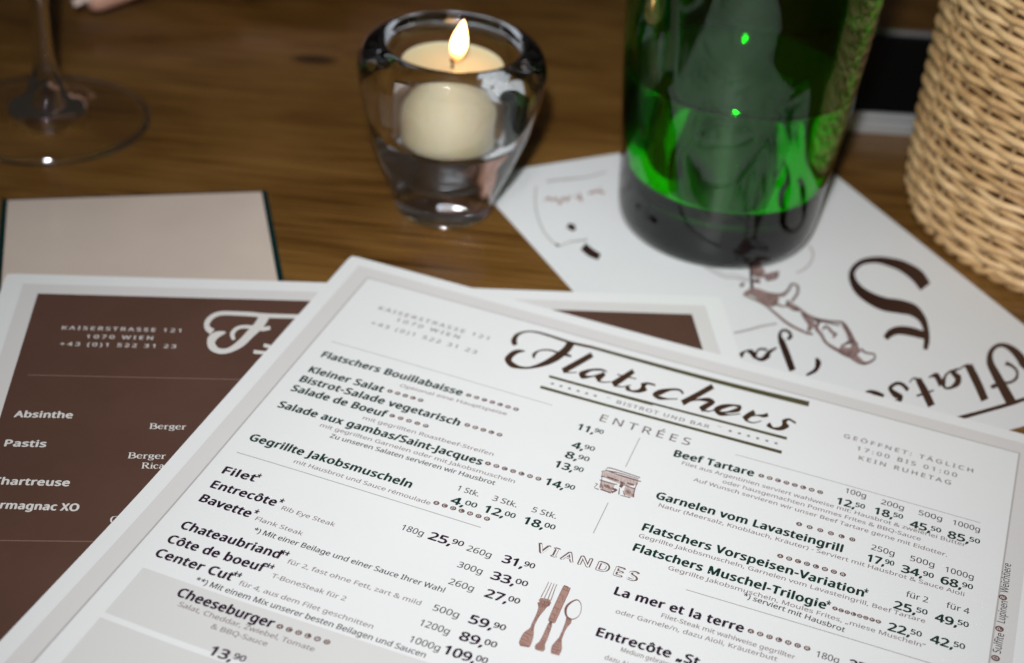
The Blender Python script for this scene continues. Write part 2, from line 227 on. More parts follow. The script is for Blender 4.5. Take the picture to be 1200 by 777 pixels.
# ------------------------------------------------------------------ printed sheets (page coordinates u right, v down, cm)
DATA = json.loads(r'''{"m":[[-6.0276,49.5182,-0.285],[-17.4432,46.134,0.1336],[-2.2729,56.767,0.5046]],"T":[[1,"N","Flatschers Bouillabaisse",1.735,6.28,6.598,6.198],[1,"o","*7",6.831,6.085,8.443,6.035],[1,"D","Optional eine Hauptspeise",4.671,6.655,8.268,6.517],[1,"N","Kleiner Salat",1.728,7.228,4.28,7.196],[1,"o","*5",4.501,7.022,5.557,7.016],[1,"N","Bistrot-Salade vegetarisch",1.697,7.82,7.094,7.712],[1,"o","*5",7.347,7.573,8.422,7.519],[1,"N","Salade de Boeuf",1.673,8.388,4.881,8.362],[1,"o","*5",5.073,8.202,6.204,8.161],[1,"D","mit gegrillten Roastbeef-Streifen",4.312,8.761,8.593,8.637],[1,"N","Salade aux gambas/Saint-Jacques",1.69,9.349,8.41,9.222],[1,"o","*7",8.592,9.039,10.216,9.057],[1,"D","mit gegrillten Garnelen oder mit Jakobsmuscheln",3.287,9.685,9.621,9.575],[1,"E","Zu unseren Salaten servieren wir Hausbrot",3.789,10.048,9.111,9.93],[1,"N","Gegrillte Jakobsmuscheln",1.657,11.217,6.899,11.174],[1,"D","mit Hausbrot und Sauce rémoulade",3.341,11.631,7.713,11.634],[1,"o","ACDLMOR",7.868,11.459,9.45,11.465],[1,"G","1 Stk.",8.183,10.652,8.858,10.641],[1,"G","3 Stk.",9.29,10.618,10.047,10.607],[1,"G","5 Stk.",10.514,10.593,11.263,10.583],[1,"P","4,00",8.217,11.273,8.979,11.276],[1,"P","12,00",9.241,11.214,10.156,11.217],[1,"P","18,00",10.454,11.186,11.376,11.189],[1,"P","11,90",10.522,6.172,11.332,6.175],[1,"P","4,90",10.639,7.128,11.335,7.131],[1,"P","8,90",10.607,7.694,11.335,7.696],[1,"P","13,90",10.458,8.277,11.326,8.281],[1,"P","14,90",10.457,9.207,11.344,9.21],[1,"N","Filet",1.677,12.961,2.688,12.913],[1,"N","Entrecôte",1.68,13.674,3.704,13.641],[1,"N","Bavette",1.683,14.358,3.271,14.392],[1,"*","*",2.664,12.824,2.784,12.822],[1,"*","*",3.751,13.554,3.884,13.555],[1,"*","*",3.324,14.293,3.451,14.285],[1,"D","Rib Eye Steak",3.952,13.694,5.622,13.715],[1,"D","Flank Steak",3.494,14.422,4.969,14.455],[1,"E","*) Mit einer Beilage und einer Sauce Ihrer Wahl",3.665,14.892,9.434,14.891],[1,"N","Chateaubriand",1.789,15.629,4.787,15.581],[1,"*","**",4.775,15.522,5.002,15.505],[1,"D","für 2, fast ohne Fett, zart & mild",5.088,15.644,9.042,15.626],[1,"N","Côte de boeuf",1.751,16.307,4.651,16.245],[1,"*","**",4.641,16.174,4.865,16.156],[1,"D","T-BoneSteak für 2",4.957,16.339,7.15,16.334],[1,"N","Center Cut",1.748,16.953,4.028,16.924],[1,"*","**",3.993,16.841,4.222,16.834],[1,"D","für 4, aus dem Filet geschnitten",4.289,16.963,8.234,16.986],[1,"E","**) Mit einem Mix unserer besten Beilagen und Saucen",3.195,17.374,9.887,17.38],[1,"G","180g",7.375,12.999,8.04,12.99],[1,"P","25,90",8.228,13.021,9.231,13.023],[1,"G","260g",9.383,13.038,10.111,12.979],[1,"P","31,90",10.461,13.021,11.374,13.024],[1,"G","300g",9.393,13.781,10.116,13.731],[1,"P","33,00",10.403,13.798,11.431,13.801],[1,"G","260g",9.423,14.532,10.142,14.478],[1,"P","27,00",10.502,14.543,11.458,14.546],[1,"G","500g",9.411,15.679,10.146,15.617],[1,"P","59,90",10.461,15.676,11.451,15.679],[1,"G","1200g",9.306,16.343,10.14,16.32],[1,"P","89,00",10.456,16.374,11.451,16.377],[1,"G","1000g",9.291,17.024,10.139,17.002],[1,"P","109,00",10.264,17.023,11.428,17.026],[1,"C","Cheeseburger",3.036,18.079,5.82,18.045],[1,"o","ACGLMO",6.013,17.925,7.368,17.921],[1,"D","Salat, Cheddar, Zwiebel, Tomate",3.254,18.381,7.19,18.384],[1,"D","& BBQ-Sauce",4.4,18.724,6.007,18.714],[1,"P","13,90",4.8,19.566,5.743,19.567],[1,"H","ENTRÉES",11.034,5.536,13.991,5.32],[1,"V","VIANDES",11.184,12.214,14.162,12.137],[1,"N","Beef Tartare",13.687,6.159,16.186,6.09],[1,"o","ABCDGLMO",16.426,5.907,18.261,5.989],[1,"D","Filet aus Argentinien serviert wahlweise mit: Hausbrot & zweierlei Butter",14.014,6.457,22.735,6.576],[1,"D","oder hausgemachten Pommes Frites & BBQ-Sauce",15.39,6.811,21.444,6.897],[1,"D","Auf Wunsch servieren wir unser Beef Tartare gerne mit Eidotter.",14.546,7.095,22.27,7.272],[1,"N","Garnelen vom Lavasteingrill",13.714,8.391,19.342,8.436],[1,"o","ABDGLO",17.953,7.692,19.549,7.763],[1,"D","Natur (Meersalz, Knoblauch, Kräuter) - Serviert mit Hausbrot & Sauce Aioli",13.887,8.732,22.933,8.792],[1,"N","Flatschers Vorspeisen-Variation",13.725,9.976,20.232,10.064],[1,"*","*",20.237,9.998,20.351,9.997],[1,"o","ABCDLMOR",17.72,9.348,19.55,9.408],[1,"D","Gegrillte Jakobsmuscheln, Garnelen vom Lavasteingrill, Beef Tartare",13.715,10.321,22.027,10.395],[1,"N","Flatschers Muschel-Trilogie",13.724,10.95,19.321,11.032],[1,"*","*",19.323,10.956,19.443,10.951],[1,"o","ACDLMOPR",19.585,10.887,20.802,10.889],[1,"D","Gegrillte Jakobsmuscheln, Moules Frites, „miese Muscheln“",14.861,11.306,22.154,11.384],[1,"E","*) serviert mit Hausbrot",17.086,11.538,19.984,11.72],[1,"N","La mer et la terre",13.749,12.934,17.383,12.902],[1,"o","ABDLMOR",17.595,12.742,19.152,12.783],[1,"D","Filet-Steak mit wahlweise gegrillter",15.184,13.261,18.915,13.316],[1,"D","oder Garnele/n, dazu Aioli, Kräuterbutt",13.99,13.634,18.482,13.593],[1,"N","Entrecôte „St.",13.759,14.686,16.681,14.641],[1,"D","Medium gebraten",14.528,14.977,15.917,14.974],[1,"D","dazu Aioli und",14.213,15.43,15.433,15.429],[1,"G","100g",18.976,5.637,19.607,5.624],[1,"P","12,50",18.822,6.274,19.65,6.277],[1,"G","200g",20.084,5.711,20.773,5.667],[1,"P","18,50",19.964,6.235,20.801,6.238],[1,"G","500g",21.226,5.688,21.932,5.692],[1,"P","45,50",21.06,6.371,21.962,6.374],[1,"G","1000g",22.259,5.712,23.064,5.679],[1,"P","85,50",22.19,6.369,23.116,6.372],[1,"G","250g",20.13,7.962,20.808,7.894],[1,"P","17,90",20.104,8.489,20.861,8.492],[1,"G","500g",21.271,7.924,21.973,7.909],[1,"P","34,90",21.105,8.522,22.009,8.525],[1,"G","1000g",22.296,7.987,23.11,7.931],[1,"P","68,90",22.236,8.515,23.13,8.518],[1,"G","für 2",21.373,9.568,21.99,9.477],[1,"P","25,50",21.117,10.152,22.036,10.155],[1,"G","für 4",22.506,9.494,23.15,9.477],[1,"P","49,50",22.275,10.159,23.183,10.162],[1,"G","180g",19.427,12.996,20.039,12.952],[1,"P","37,90",20.318,12.998,21.162,13.001],[1,"P","22,50",21.097,11.108,22.001,11.111],[1,"P","42,50",22.257,11.089,23.181,11.091],[1,"A","KAISERSTRASSE 121",2.27,2.847,6.285,2.799],[1,"A","1070 WIEN",3.084,3.215,5.385,3.232],[1,"A","+43 (0)1 522 31 23",2.402,3.826,6.216,3.744],[1,"A","GEÖFFNET: TÄGLICH",18.456,2.786,22.561,2.885],[1,"A","17:00 BIS 01:00",18.955,3.301,22.109,3.31],[1,"A","KEIN RUHETAG",19.091,3.758,21.973,3.792],[1,"s","*6",9.056,4.205,10.528,4.194],[1,"s","*6",15.018,4.11,16.509,4.111],[1,"B","BISTROT UND BAR",11.264,4.324,14.346,4.236],[1,"r","-",10.868,4.196,11.042,4.195],[1,"r","-",14.581,4.122,14.73,4.117],[1,"S","Sulfite",24.138,10.725,24.162,9.893],[1,"S","Lupinen",24.137,9.441,24.135,8.494],[1,"S","Weichtiere",24.115,8.12,24.087,6.789],[1,"c","O",24.02,10.948,24.019,10.939],[1,"c","P",24.018,9.722,24.017,9.712],[1,"c","R",23.989,8.355,23.988,8.345],[2,"A","KAISERSTRASSE 121",2.347,3.311,6.175,3.345],[2,"A","1070 WIEN",3.192,3.816,5.312,3.794],[2,"A","+43 (0)1 522 31 23",2.421,4.252,6.101,4.266],[2,"N","Absinthe",1.651,8.107,3.352,8.106],[2,"N","Pastis",1.619,9.534,2.793,9.543],[2,"N","Chartreuse",1.573,11.291,3.728,11.329],[2,"N","Armagnac XO",1.717,12.34,4.138,12.421],[2,"F","Berger",5.704,8.56,6.816,8.578],[2,"F","Berger",5.232,10.012,6.352,10.007],[2,"F","Ricard",5.678,10.462,6.678,10.486],[2,"F","Chartr",5.081,12.887,6.059,12.924]],"ST":{"logo":[[[7.271,2.611,7.18,2.737],[7.178,2.431,7.026,2.482],[7.133,2.197,7.008,2.108],[7.183,1.937,7.129,1.848],[7.38,1.712,7.353,1.636],[7.704,1.631,7.684,1.536],[8.182,1.649,8.165,1.538],[8.911,1.706,8.89,1.58],[9.599,1.646,9.575,1.512]],[[8.763,1.586,8.998,1.721],[8.751,2.069,8.959,2.25],[8.589,2.656,8.771,2.885],[8.375,3.186,8.485,3.367],[8.084,3.634,8.126,3.73],[7.769,3.763,7.802,3.896],[7.483,3.666,7.478,3.92],[7.384,3.548,7.2,3.604],[7.39,3.298,7.239,3.142],[7.494,3.03,7.419,2.882],[7.647,2.883,7.632,2.839]],[[8.062,3.112,8.013,3.13],[8.027,2.938,7.924,2.885],[8.067,2.662,8.031,2.599],[8.32,2.464,8.298,2.388],[8.641,2.461,8.626,2.368],[8.927,2.486,8.907,2.362],[9.147,2.468,9.129,2.36]],[[9.676,1.904,9.812,2.091],[9.361,2.629,9.504,2.823],[9.076,3.268,9.218,3.46]],[[9.162,3.431,9.142,3.326],[9.364,3.383,9.35,3.332],[9.597,3.243,9.582,3.2]],[[10.482,2.7,10.489,2.761],[10.247,2.658,10.271,2.763],[9.965,2.819,10.005,2.916],[9.795,2.999,9.89,3.151],[9.675,3.227,9.829,3.317],[9.838,3.468,9.802,3.274],[10.11,3.264,10.083,3.196],[10.419,2.914,10.381,2.836]],[[10.385,2.797,10.494,2.912],[10.228,3.24,10.387,3.405]],[[10.342,3.393,10.33,3.289],[10.551,3.381,10.537,3.322],[10.784,3.238,10.77,3.195]],[[11.22,2.201,11.339,2.351],[11.003,2.743,11.145,2.924],[10.793,3.24,10.94,3.432]],[[10.839,2.747,10.831,2.694],[11.133,2.736,11.124,2.676],[11.489,2.703,11.481,2.65]],[[10.898,3.401,10.884,3.312],[11.18,3.355,11.166,3.305],[11.429,3.11,11.412,3.07]],[[12.157,2.699,12.168,2.784],[11.906,2.701,11.932,2.801],[11.724,2.85,11.871,2.961],[11.767,3.014,11.965,3.138],[11.723,3.224,11.786,3.373],[11.525,3.369,11.537,3.453],[11.394,3.233,11.325,3.391],[11.398,3.195,11.327,3.166]],[[13.139,2.748,13.115,2.851],[12.951,2.594,12.959,2.696],[12.661,2.708,12.699,2.818],[12.351,2.961,12.457,3.171],[12.229,3.281,12.381,3.246],[12.466,3.452,12.455,3.285],[12.731,3.344,12.716,3.278],[13.043,3.18,13.031,3.132]],[[13.867,1.849,13.986,2.035],[13.527,2.536,13.646,2.72],[13.167,3.218,13.292,3.412]],[[13.282,3.307,13.258,3.248],[13.645,2.956,13.62,2.878],[14.013,2.857,13.98,2.657],[14.098,2.777,14.196,2.81],[13.926,3.039,14.046,3.212],[13.798,3.311,13.928,3.49]],[[13.909,3.449,13.897,3.35],[14.153,3.398,14.139,3.343],[14.311,3.209,14.292,3.166]],[[14.393,3.322,14.379,3.257],[14.705,3.197,14.682,3.119],[15.04,2.947,14.96,2.785],[15.038,2.631,15.013,2.753],[14.776,2.65,14.798,2.748],[14.451,2.84,14.531,3.026],[14.271,3.175,14.436,3.221],[14.486,3.429,14.484,3.232],[14.779,3.313,14.765,3.249],[15.124,3.079,15.113,3.04]],[[15.465,2.667,15.565,2.817],[15.322,2.94,15.443,3.101],[15.215,3.221,15.348,3.379]],[[15.429,3.104,15.409,3.044],[15.637,2.933,15.621,2.87],[15.833,2.918,15.798,2.775],[15.984,2.789,15.925,2.627]],[[15.324,3.364,15.324,3.265],[15.587,3.394,15.577,3.338],[15.836,3.16,15.823,3.123]],[[16.89,2.732,16.88,2.813],[16.641,2.608,16.651,2.708],[16.457,2.79,16.587,2.859],[16.5,2.981,16.699,3.05],[16.46,3.174,16.525,3.345],[16.268,3.318,16.272,3.416],[16.128,3.17,16.047,3.32],[16.147,3.148,16.095,3.099]]],"bar":[[[9.598,1.646,9.577,1.512],[14.135,1.696,14.117,1.504],[17.085,1.634,17.073,1.392]]],"olive_bar":[[[8.84,3.908,8.821,3.798],[12.375,3.868,12.362,3.759]]],"lower_bars":[[[8.825,3.885,8.811,3.805],[12.6,3.811,12.589,3.716],[16.78,3.768,16.774,3.645]],[[8.769,4.613,8.748,4.488],[12.802,4.565,12.791,4.457],[16.775,4.566,16.769,4.43]]],"m2F":[[[7.262,3.11,7.15,3.411],[7.099,2.939,6.945,3.105],[7.084,2.759,6.909,2.623],[7.201,2.437,7.102,2.204],[7.432,2.261,7.397,2.016],[7.819,2.243,7.807,1.995],[8.433,2.276,8.429,2.016],[8.931,2.336,8.925,2.076],[9.982,2.331,9.979,2.082],[11.224,2.344,11.226,2.095]],[[8.713,2.057,9.019,2.361],[8.581,2.612,8.838,2.944],[8.357,3.117,8.569,3.455],[8.083,3.729,8.249,4.062],[7.769,4.174,7.839,4.448],[7.491,4.196,7.469,4.505],[7.351,3.971,7.155,4.219],[7.34,3.814,7.08,3.63],[7.43,3.582,7.306,3.252],[7.641,3.321,7.618,3.217]],[[7.985,3.662,7.872,3.719],[7.938,3.394,7.787,3.342],[8.004,3.152,7.925,2.972],[8.208,3.012,8.189,2.814],[8.596,3.06,8.598,2.84],[8.85,3.142,8.839,2.899],[9.1,3.034,9.068,2.818]],[[8.611,4.461,8.612,4.25],[8.913,4.49,8.911,4.3],[9.452,4.517,9.45,4.327]],[[8.914,4.074,8.929,3.863],[9.128,4.133,9.142,3.944]]],"S":[[[13.146,12.709,12.434,13.018],[13.396,11.837,12.594,12.324],[13.181,11.066,12.55,11.601],[12.784,10.678,12.323,11.162],[12.357,10.454,12.052,10.859],[11.681,10.412,11.515,10.759],[10.953,10.748,10.974,11.006],[10.361,11.357,10.649,11.372],[9.965,12.241,10.475,11.983],[9.946,13.022,10.577,12.526],[10.181,13.667,10.866,12.985],[10.662,14.042,11.344,13.323],[10.992,14.302,11.646,13.805],[11.059,14.732,11.46,14.592],[10.792,15.323,11.031,15.332],[10.419,15.808,10.614,15.895],[10.064,16.237,10.185,16.321]],[[10.888,15.395,10.532,15.739],[10.769,15.212,10.367,15.606],[10.533,14.927,10.12,15.374],[10.119,14.728,9.811,15.175],[9.621,14.807,9.502,15.198],[9.183,15.098,9.175,15.348]]],"words":[[[8.555,19.954,8.599,19.888],[8.825,20.039,8.922,19.881],[9.56,20.025,9.646,19.878],[10.874,19.991,10.969,19.83],[11.475,19.939,11.564,19.79],[12.775,19.887,12.861,19.75]],[[11.172,19.807,10.76,19.91],[11.427,19.13,11.038,19.228],[11.746,18.288,11.396,18.372],[11.981,17.708,11.722,17.706],[12.321,17.275,12.244,17.152],[12.72,17.043,12.79,16.87],[12.983,17.088,13.168,16.912],[13.022,17.43,13.34,17.24],[12.932,17.856,13.318,17.701],[12.778,18.268,13.165,18.097],[12.811,18.717,13.122,18.549]],[[12.261,18.004,12.451,17.848],[12.395,18.143,12.534,18.056],[12.37,18.453,12.478,18.439],[12.096,18.736,12.114,18.827],[11.743,18.854,11.68,18.965],[11.431,18.779,11.352,18.905],[11.045,18.815,10.945,18.996],[10.923,18.837,10.851,18.934]],[[10.32,19.426,10.019,19.478],[10.76,18.49,10.436,18.556],[11.147,17.553,10.827,17.628]],[[11.069,17.529,10.896,17.74],[10.834,17.532,10.787,17.618],[10.482,17.656,10.464,17.711]],[[10.522,17.599,10.481,17.697],[10.12,17.683,10.269,17.759],[10.011,18.074,10.27,18.04],[9.876,18.231,9.915,18.414],[9.567,18.398,9.512,18.522],[9.369,18.388,9.274,18.466],[9.46,18.215,9.335,18.172],[9.821,17.846,9.804,17.776],[10.196,17.666,10.207,17.602]],[[9.409,18.207,9.163,18.277],[9.597,17.608,9.353,17.78],[9.167,17.686,9.137,17.743]],[[8.332,19.066,8.048,19.125],[8.647,18.28,8.356,18.348],[8.859,17.627,8.617,17.691]],[[8.777,17.621,8.667,17.738],[8.603,17.545,8.569,17.615],[8.318,17.708,8.318,17.755]],[[8.034,18.507,8.084,18.411],[8.449,18.473,8.491,18.39],[8.819,18.422,8.853,18.353]],[[8.067,18.047,7.899,18.134],[8.077,17.695,7.926,17.809],[7.861,17.559,7.788,17.7],[7.418,17.749,7.521,17.816],[7.282,18.172,7.531,18.034],[7.345,18.382,7.589,18.292],[7.338,18.418,7.295,18.574],[7.183,18.399,7.123,18.478]],[[6.5,17.693,6.54,17.639],[6.627,17.788,6.741,17.659],[6.743,17.968,6.916,17.802],[6.922,18.134,7.035,18.029]],[[4.955,15.779,4.715,15.816],[5.32,14.885,5.06,14.929],[5.633,14.041,5.397,14.085]],[[5.572,14.109,5.399,14.105],[5.693,13.816,5.61,13.756],[5.871,13.659,5.921,13.533],[6.008,13.751,6.123,13.665],[5.921,13.975,6.022,14.031],[5.742,14.079,5.739,14.2]],[[6.012,15.448,6.116,15.426],[5.89,15.658,6.045,15.732],[5.614,15.965,5.614,16.107],[5.157,16.13,5.129,16.227]],[[5.104,14.399,5.088,14.466],[4.699,14.502,4.685,14.657],[4.525,14.621,4.523,14.842],[4.239,14.791,4.144,14.964],[4.11,14.668,3.998,14.682],[4.406,14.369,4.424,14.286],[4.654,14.482,4.733,14.362]],[[4.111,14.68,3.942,14.755],[4.182,14.292,3.982,14.45],[3.93,14.227,3.901,14.297],[3.632,14.322,3.616,14.524],[3.541,14.4,3.52,14.529]]],"drawing":[[[7.106,9.55,7.198,9.567],[6.316,10.854,6.444,10.879]],[[6.892,9.922,7.405,9.434],[6.957,10.228,7.563,9.688],[7.135,10.361,7.485,10.074]],[[6.657,10.515,6.855,10.279],[6.854,10.664,7.008,10.483]],[[7.195,10.428,7.294,10.207],[7.59,10.388,7.697,10.146],[7.984,10.277,8.046,10.136]],[[7.167,10.625,7.242,10.464],[7.602,10.593,7.663,10.417],[7.883,10.388,7.887,10.304]],[[6.045,10.682,6.074,10.486],[6.288,10.514,6.304,10.407]],[[5.843,11.165,5.893,11.048],[6.097,11.273,6.415,10.845],[6.201,11.763,6.763,11.202],[6.375,12.119,6.982,11.554],[6.543,12.155,6.882,11.889]],[[5.805,11.186,5.869,11.123],[6.152,11.953,6.251,11.867],[6.213,12.6,6.33,12.516],[6.271,13.358,6.402,13.252],[6.578,14.062,6.686,13.957],[6.796,14.173,6.864,14.088]],[[6.691,11.484,6.811,11.314],[7.137,11.711,7.248,11.496],[7.622,11.45,7.623,11.339],[7.95,11.153,7.992,11.037],[8.054,11.286,8.175,11.236],[7.797,11.659,7.843,11.731],[7.284,12.058,7.298,12.142]],[[6.926,12.241,7.179,12.03],[7.016,12.64,7.296,12.387],[7.213,12.722,7.323,12.608]],[[6.616,12.124,6.723,12.006],[6.852,12.341,6.883,12.266],[7.252,12.003,7.223,11.931]],[[7.213,12.596,7.333,12.509],[7.272,13.141,7.405,13.027],[7.535,13.507,7.64,13.389],[7.953,13.738,8.024,13.651],[8.205,13.955,8.341,13.848],[8.127,14.446,8.243,14.404],[7.863,15.213,7.958,15.188]],[[7.158,12.894,7.243,12.843],[7.06,13.268,7.314,13.135],[6.981,13.605,7.241,13.638],[6.733,13.9,6.767,13.98]],[[7.529,13.439,7.583,13.548],[7.089,13.849,7.23,13.868],[7.011,14.301,7.158,14.242],[6.883,14.804,7.016,14.728],[6.966,15.29,7.127,15.162],[7.147,15.643,7.258,15.549]],[[7.325,14.079,7.33,13.972],[7.521,13.933,7.614,13.839],[7.48,14.366,7.615,14.272],[7.591,14.388,7.671,14.415],[7.358,14.547,7.364,14.617]],[[8.151,14.012,8.267,13.971],[7.999,14.514,8.129,14.473],[7.805,14.927,8.05,14.838],[7.683,15.358,8.014,15.214]],[[7.008,15.414,7.311,15.114],[7.208,15.807,7.545,15.291],[7.824,15.623,7.975,15.197]],[[7.169,15.682,7.584,15.418],[7.27,16.187,7.547,15.985],[7.498,16.355,7.584,16.22],[7.974,16.211,7.974,16.141],[8.202,15.897,8.118,15.951],[7.987,15.701,7.892,15.785],[7.976,15.441,7.875,15.504]],[[7.599,15.06,7.664,14.936],[7.932,14.947,7.911,15.03],[7.358,15.06,7.317,15.164]],[[7.312,13.422,7.399,13.319],[7.688,13.704,7.762,13.62],[8.031,14.03,8.091,13.964]]],"ring":[[[2.159,1.521,2.207,1.543],[1.644,2.477,1.702,2.491],[1.179,3.559,1.246,3.548],[0.83,4.9,0.903,4.86],[0.871,5.948,0.937,5.865],[1.415,5.875,1.454,5.776],[2.149,5.952,2.217,5.798]],[[5.426,9.045,5.5,8.971],[5.772,9.886,5.843,9.807],[6.102,10.056,6.166,9.971],[6.511,10.429,6.579,10.346]],[[5.563,8.829,5.612,8.779],[5.908,9.673,5.956,9.62],[6.238,9.843,6.282,9.786],[6.617,10.266,6.663,10.212]],[[10.196,8.943,10.279,8.908],[10.07,9.392,10.142,9.396],[9.641,9.908,9.665,9.971],[9.103,10.269,9.086,10.36],[8.632,10.426,8.605,10.504]]],"blobs":[[[1.6,6.437,2.009,6.079],[1.678,6.975,2.077,6.584],[1.879,7.309,2.188,6.969]],[[1.834,4.855,2.057,4.555],[1.904,5.03,2.237,4.72],[1.919,5.156,2.112,5.079]],[[0.808,5.919,0.937,5.748],[0.917,5.995,0.989,5.9]]],"faint":[[[2.735,1.389,2.799,1.234],[3.218,1.39,3.28,1.253],[3.644,1.462,3.716,1.307],[4.293,1.512,4.347,1.391],[4.781,1.481,4.822,1.377],[5.49,1.337,5.523,1.25]]],"scr":[[[1.967,2.729,1.975,2.655],[2.176,2.642,2.275,2.426],[2.219,2.835,2.326,2.642],[2.415,2.754,2.559,2.572],[2.394,3.199,2.509,2.954],[2.764,2.829,2.819,2.591],[2.793,3.053,2.882,2.775],[3.147,2.687,3.129,2.567]],[[3.292,2.677,3.378,2.603],[3.327,3.116,3.391,2.847],[3.554,2.569,3.64,2.49],[3.327,3.191,3.437,3.166]],[[3.895,2.763,3.959,2.596],[4.109,2.752,4.186,2.551],[4.32,2.715,4.418,2.532],[4.425,2.853,4.577,2.668],[4.473,2.958,4.572,2.866]],[[4.597,2.375,4.676,2.357],[4.563,2.505,4.62,2.492]]],"fine":[[[4.113,13.22,4.165,13.11],[4.732,13.222,4.791,13.094],[5.315,13.174,5.373,13.054],[5.924,13.198,5.983,13.088]]],"fork":[[[11.925,13.235,11.942,13.237],[11.932,13.465,11.952,13.469],[11.927,13.904,11.95,13.909]],[[12.011,13.231,12.027,13.233],[12.017,13.451,12.036,13.454],[12.021,13.911,12.044,13.915]],[[12.091,13.235,12.108,13.237],[12.098,13.439,12.118,13.441],[12.123,13.914,12.149,13.917]],[[12.164,13.226,12.181,13.228],[12.174,13.429,12.194,13.431],[12.211,13.924,12.237,13.925]],[[11.93,14.067,11.929,13.958],[12.156,14.192,12.107,13.917],[12.262,14.018,12.216,13.919]],[[11.951,14.216,11.936,14.152],[12.14,14.257,12.082,14.033],[12.261,14.12,12.243,14.058]],[[11.922,14.152,12.214,14.149],[12.011,14.353,12.175,14.378],[12.042,14.659,12.127,14.679],[12.046,15.01,12.123,15.02],[12.058,15.168,12.154,15.182],[11.964,15.421,12.233,15.47],[11.958,15.768,12.267,15.781],[12.032,15.916,12.245,15.875]]],"knife":[[[12.382,13.184,12.547,13.202],[12.367,13.277,12.573,13.312],[12.376,13.964,12.586,13.998],[12.398,14.585,12.599,14.613],[12.431,14.712,12.579,14.727]],[[12.448,14.704,12.53,14.7],[12.456,14.82,12.551,14.815]],[[12.446,14.804,12.556,14.815],[12.458,15.332,12.598,15.35],[12.444,15.565,12.609,15.598],[12.394,15.735,12.659,15.76],[12.447,15.872,12.634,15.865]]],"spoon":[[[13.076,13.8,13.063,13.812],[13.003,13.65,12.99,13.674],[12.877,13.566,12.887,13.612],[12.751,13.697,12.789,13.74],[12.669,13.913,12.734,13.943],[12.681,14.136,12.747,14.111],[12.799,14.355,12.827,14.299],[12.944,14.396,12.948,14.352]],[[13.061,13.808,13.077,13.804],[13.108,14.01,13.125,14.01],[13.089,14.212,13.107,14.225],[13.001,14.344,13.016,14.375],[12.91,14.357,12.918,14.401]],[[12.824,14.375,12.961,14.353],[12.85,14.516,12.991,14.533],[12.873,14.769,12.943,14.783],[12.881,15.155,12.951,15.165],[12.851,15.32,12.99,15.332],[12.807,15.581,13.07,15.579],[12.867,15.832,13.072,15.818]]],"arch":[[[11.953,7.723,11.939,7.701],[12.02,7.622,12.011,7.58],[12.372,7.621,12.368,7.579],[13.021,7.667,13.018,7.625]],[[11.862,7.887,11.851,7.854],[12.034,7.787,12.028,7.745],[12.432,7.832,12.428,7.783],[12.891,7.848,12.886,7.799],[13.093,7.84,13.089,7.799]],[[11.945,7.796,11.937,7.748],[12.404,7.728,12.399,7.687],[13.0,7.749,12.997,7.715]],[[11.91,8.129,11.902,8.06],[12.063,8.112,12.059,8.077]],[[11.93,8.316,11.925,8.268],[12.35,8.318,12.344,8.27],[12.477,8.282,12.472,8.255]],[[12.683,8.223,12.681,8.189],[12.87,8.251,12.867,8.203],[13.031,8.263,13.029,8.222]],[[11.96,8.293,11.984,8.285],[12.049,8.661,12.073,8.653]],[[11.873,7.88,11.89,7.875],[11.971,8.287,11.992,8.281]],[[12.993,7.915,13.019,7.92],[13.002,8.266,13.028,8.27]],[[12.993,8.239,13.018,8.232],[13.071,8.644,13.104,8.635]],[[12.509,8.095,12.513,8.07],[12.55,8.176,12.668,8.119],[12.549,8.342,12.636,8.38]],[[12.347,8.569,12.344,8.468],[12.473,8.581,12.551,8.516],[12.397,8.666,12.449,8.74]],[[12.572,8.407,12.592,8.401],[12.629,8.71,12.666,8.7]],[[12.067,8.734,12.064,8.687],[12.415,8.772,12.411,8.718]],[[12.698,8.732,12.695,8.705],[13.006,8.722,13.001,8.675]],[[13.001,8.55,13.001,8.517],[13.073,8.63,13.075,8.478]],[[12.132,8.525,12.127,8.424],[12.243,8.563,12.252,8.42],[12.329,8.59,12.343,8.531]],[[12.797,8.491,12.798,8.404],[12.887,8.555,12.903,8.394],[12.945,8.55,12.96,8.491]],[[12.074,8.093,12.068,8.01],[12.331,8.122,12.325,8.033],[12.468,8.109,12.464,8.061]],[[12.736,8.103,12.73,8.034],[12.942,8.122,12.936,8.04]],[[11.844,8.522,11.844,8.482],[11.903,8.525,11.933,8.519],[11.876,8.715,11.892,8.697],[12.031,8.769,12.031,8.722]],[[12.018,8.461,12.045,8.435],[12.149,8.731,12.169,8.711]],[[12.71,8.495,12.726,8.477],[12.809,8.688,12.828,8.666]]],"archtone":[[[11.924,8.081,11.9,7.873],[12.319,8.167,12.279,7.788],[12.74,8.191,12.678,7.779],[13.043,7.993,12.999,7.789]],[[12.019,8.635,11.984,8.363],[12.267,8.711,12.228,8.27],[12.421,8.723,12.408,8.32]],[[12.77,8.637,12.726,8.23],[13.084,8.65,13.039,8.21]]]}}''')
def zs(x, base):
    return base + .13*ss((7-x)/16)
def page(q, base, flat, curl):
    x0, y0, a = q; ca, sa = math.cos(a), math.sin(a)
    def f(u, v, dz=0):
        x = x0 + u*ca + v*sa; y = y0 + u*sa - v*ca
        z = base if flat else zs(x, base)
        if curl: z += .34*ss((v-13)/12)*ss((5-u)/5) + .02*math.sin(u*.45)*math.sin(v*.2)
        if flat: z += 0
        return (x*CM, y*CM, (z+dz)*CM)
    return f
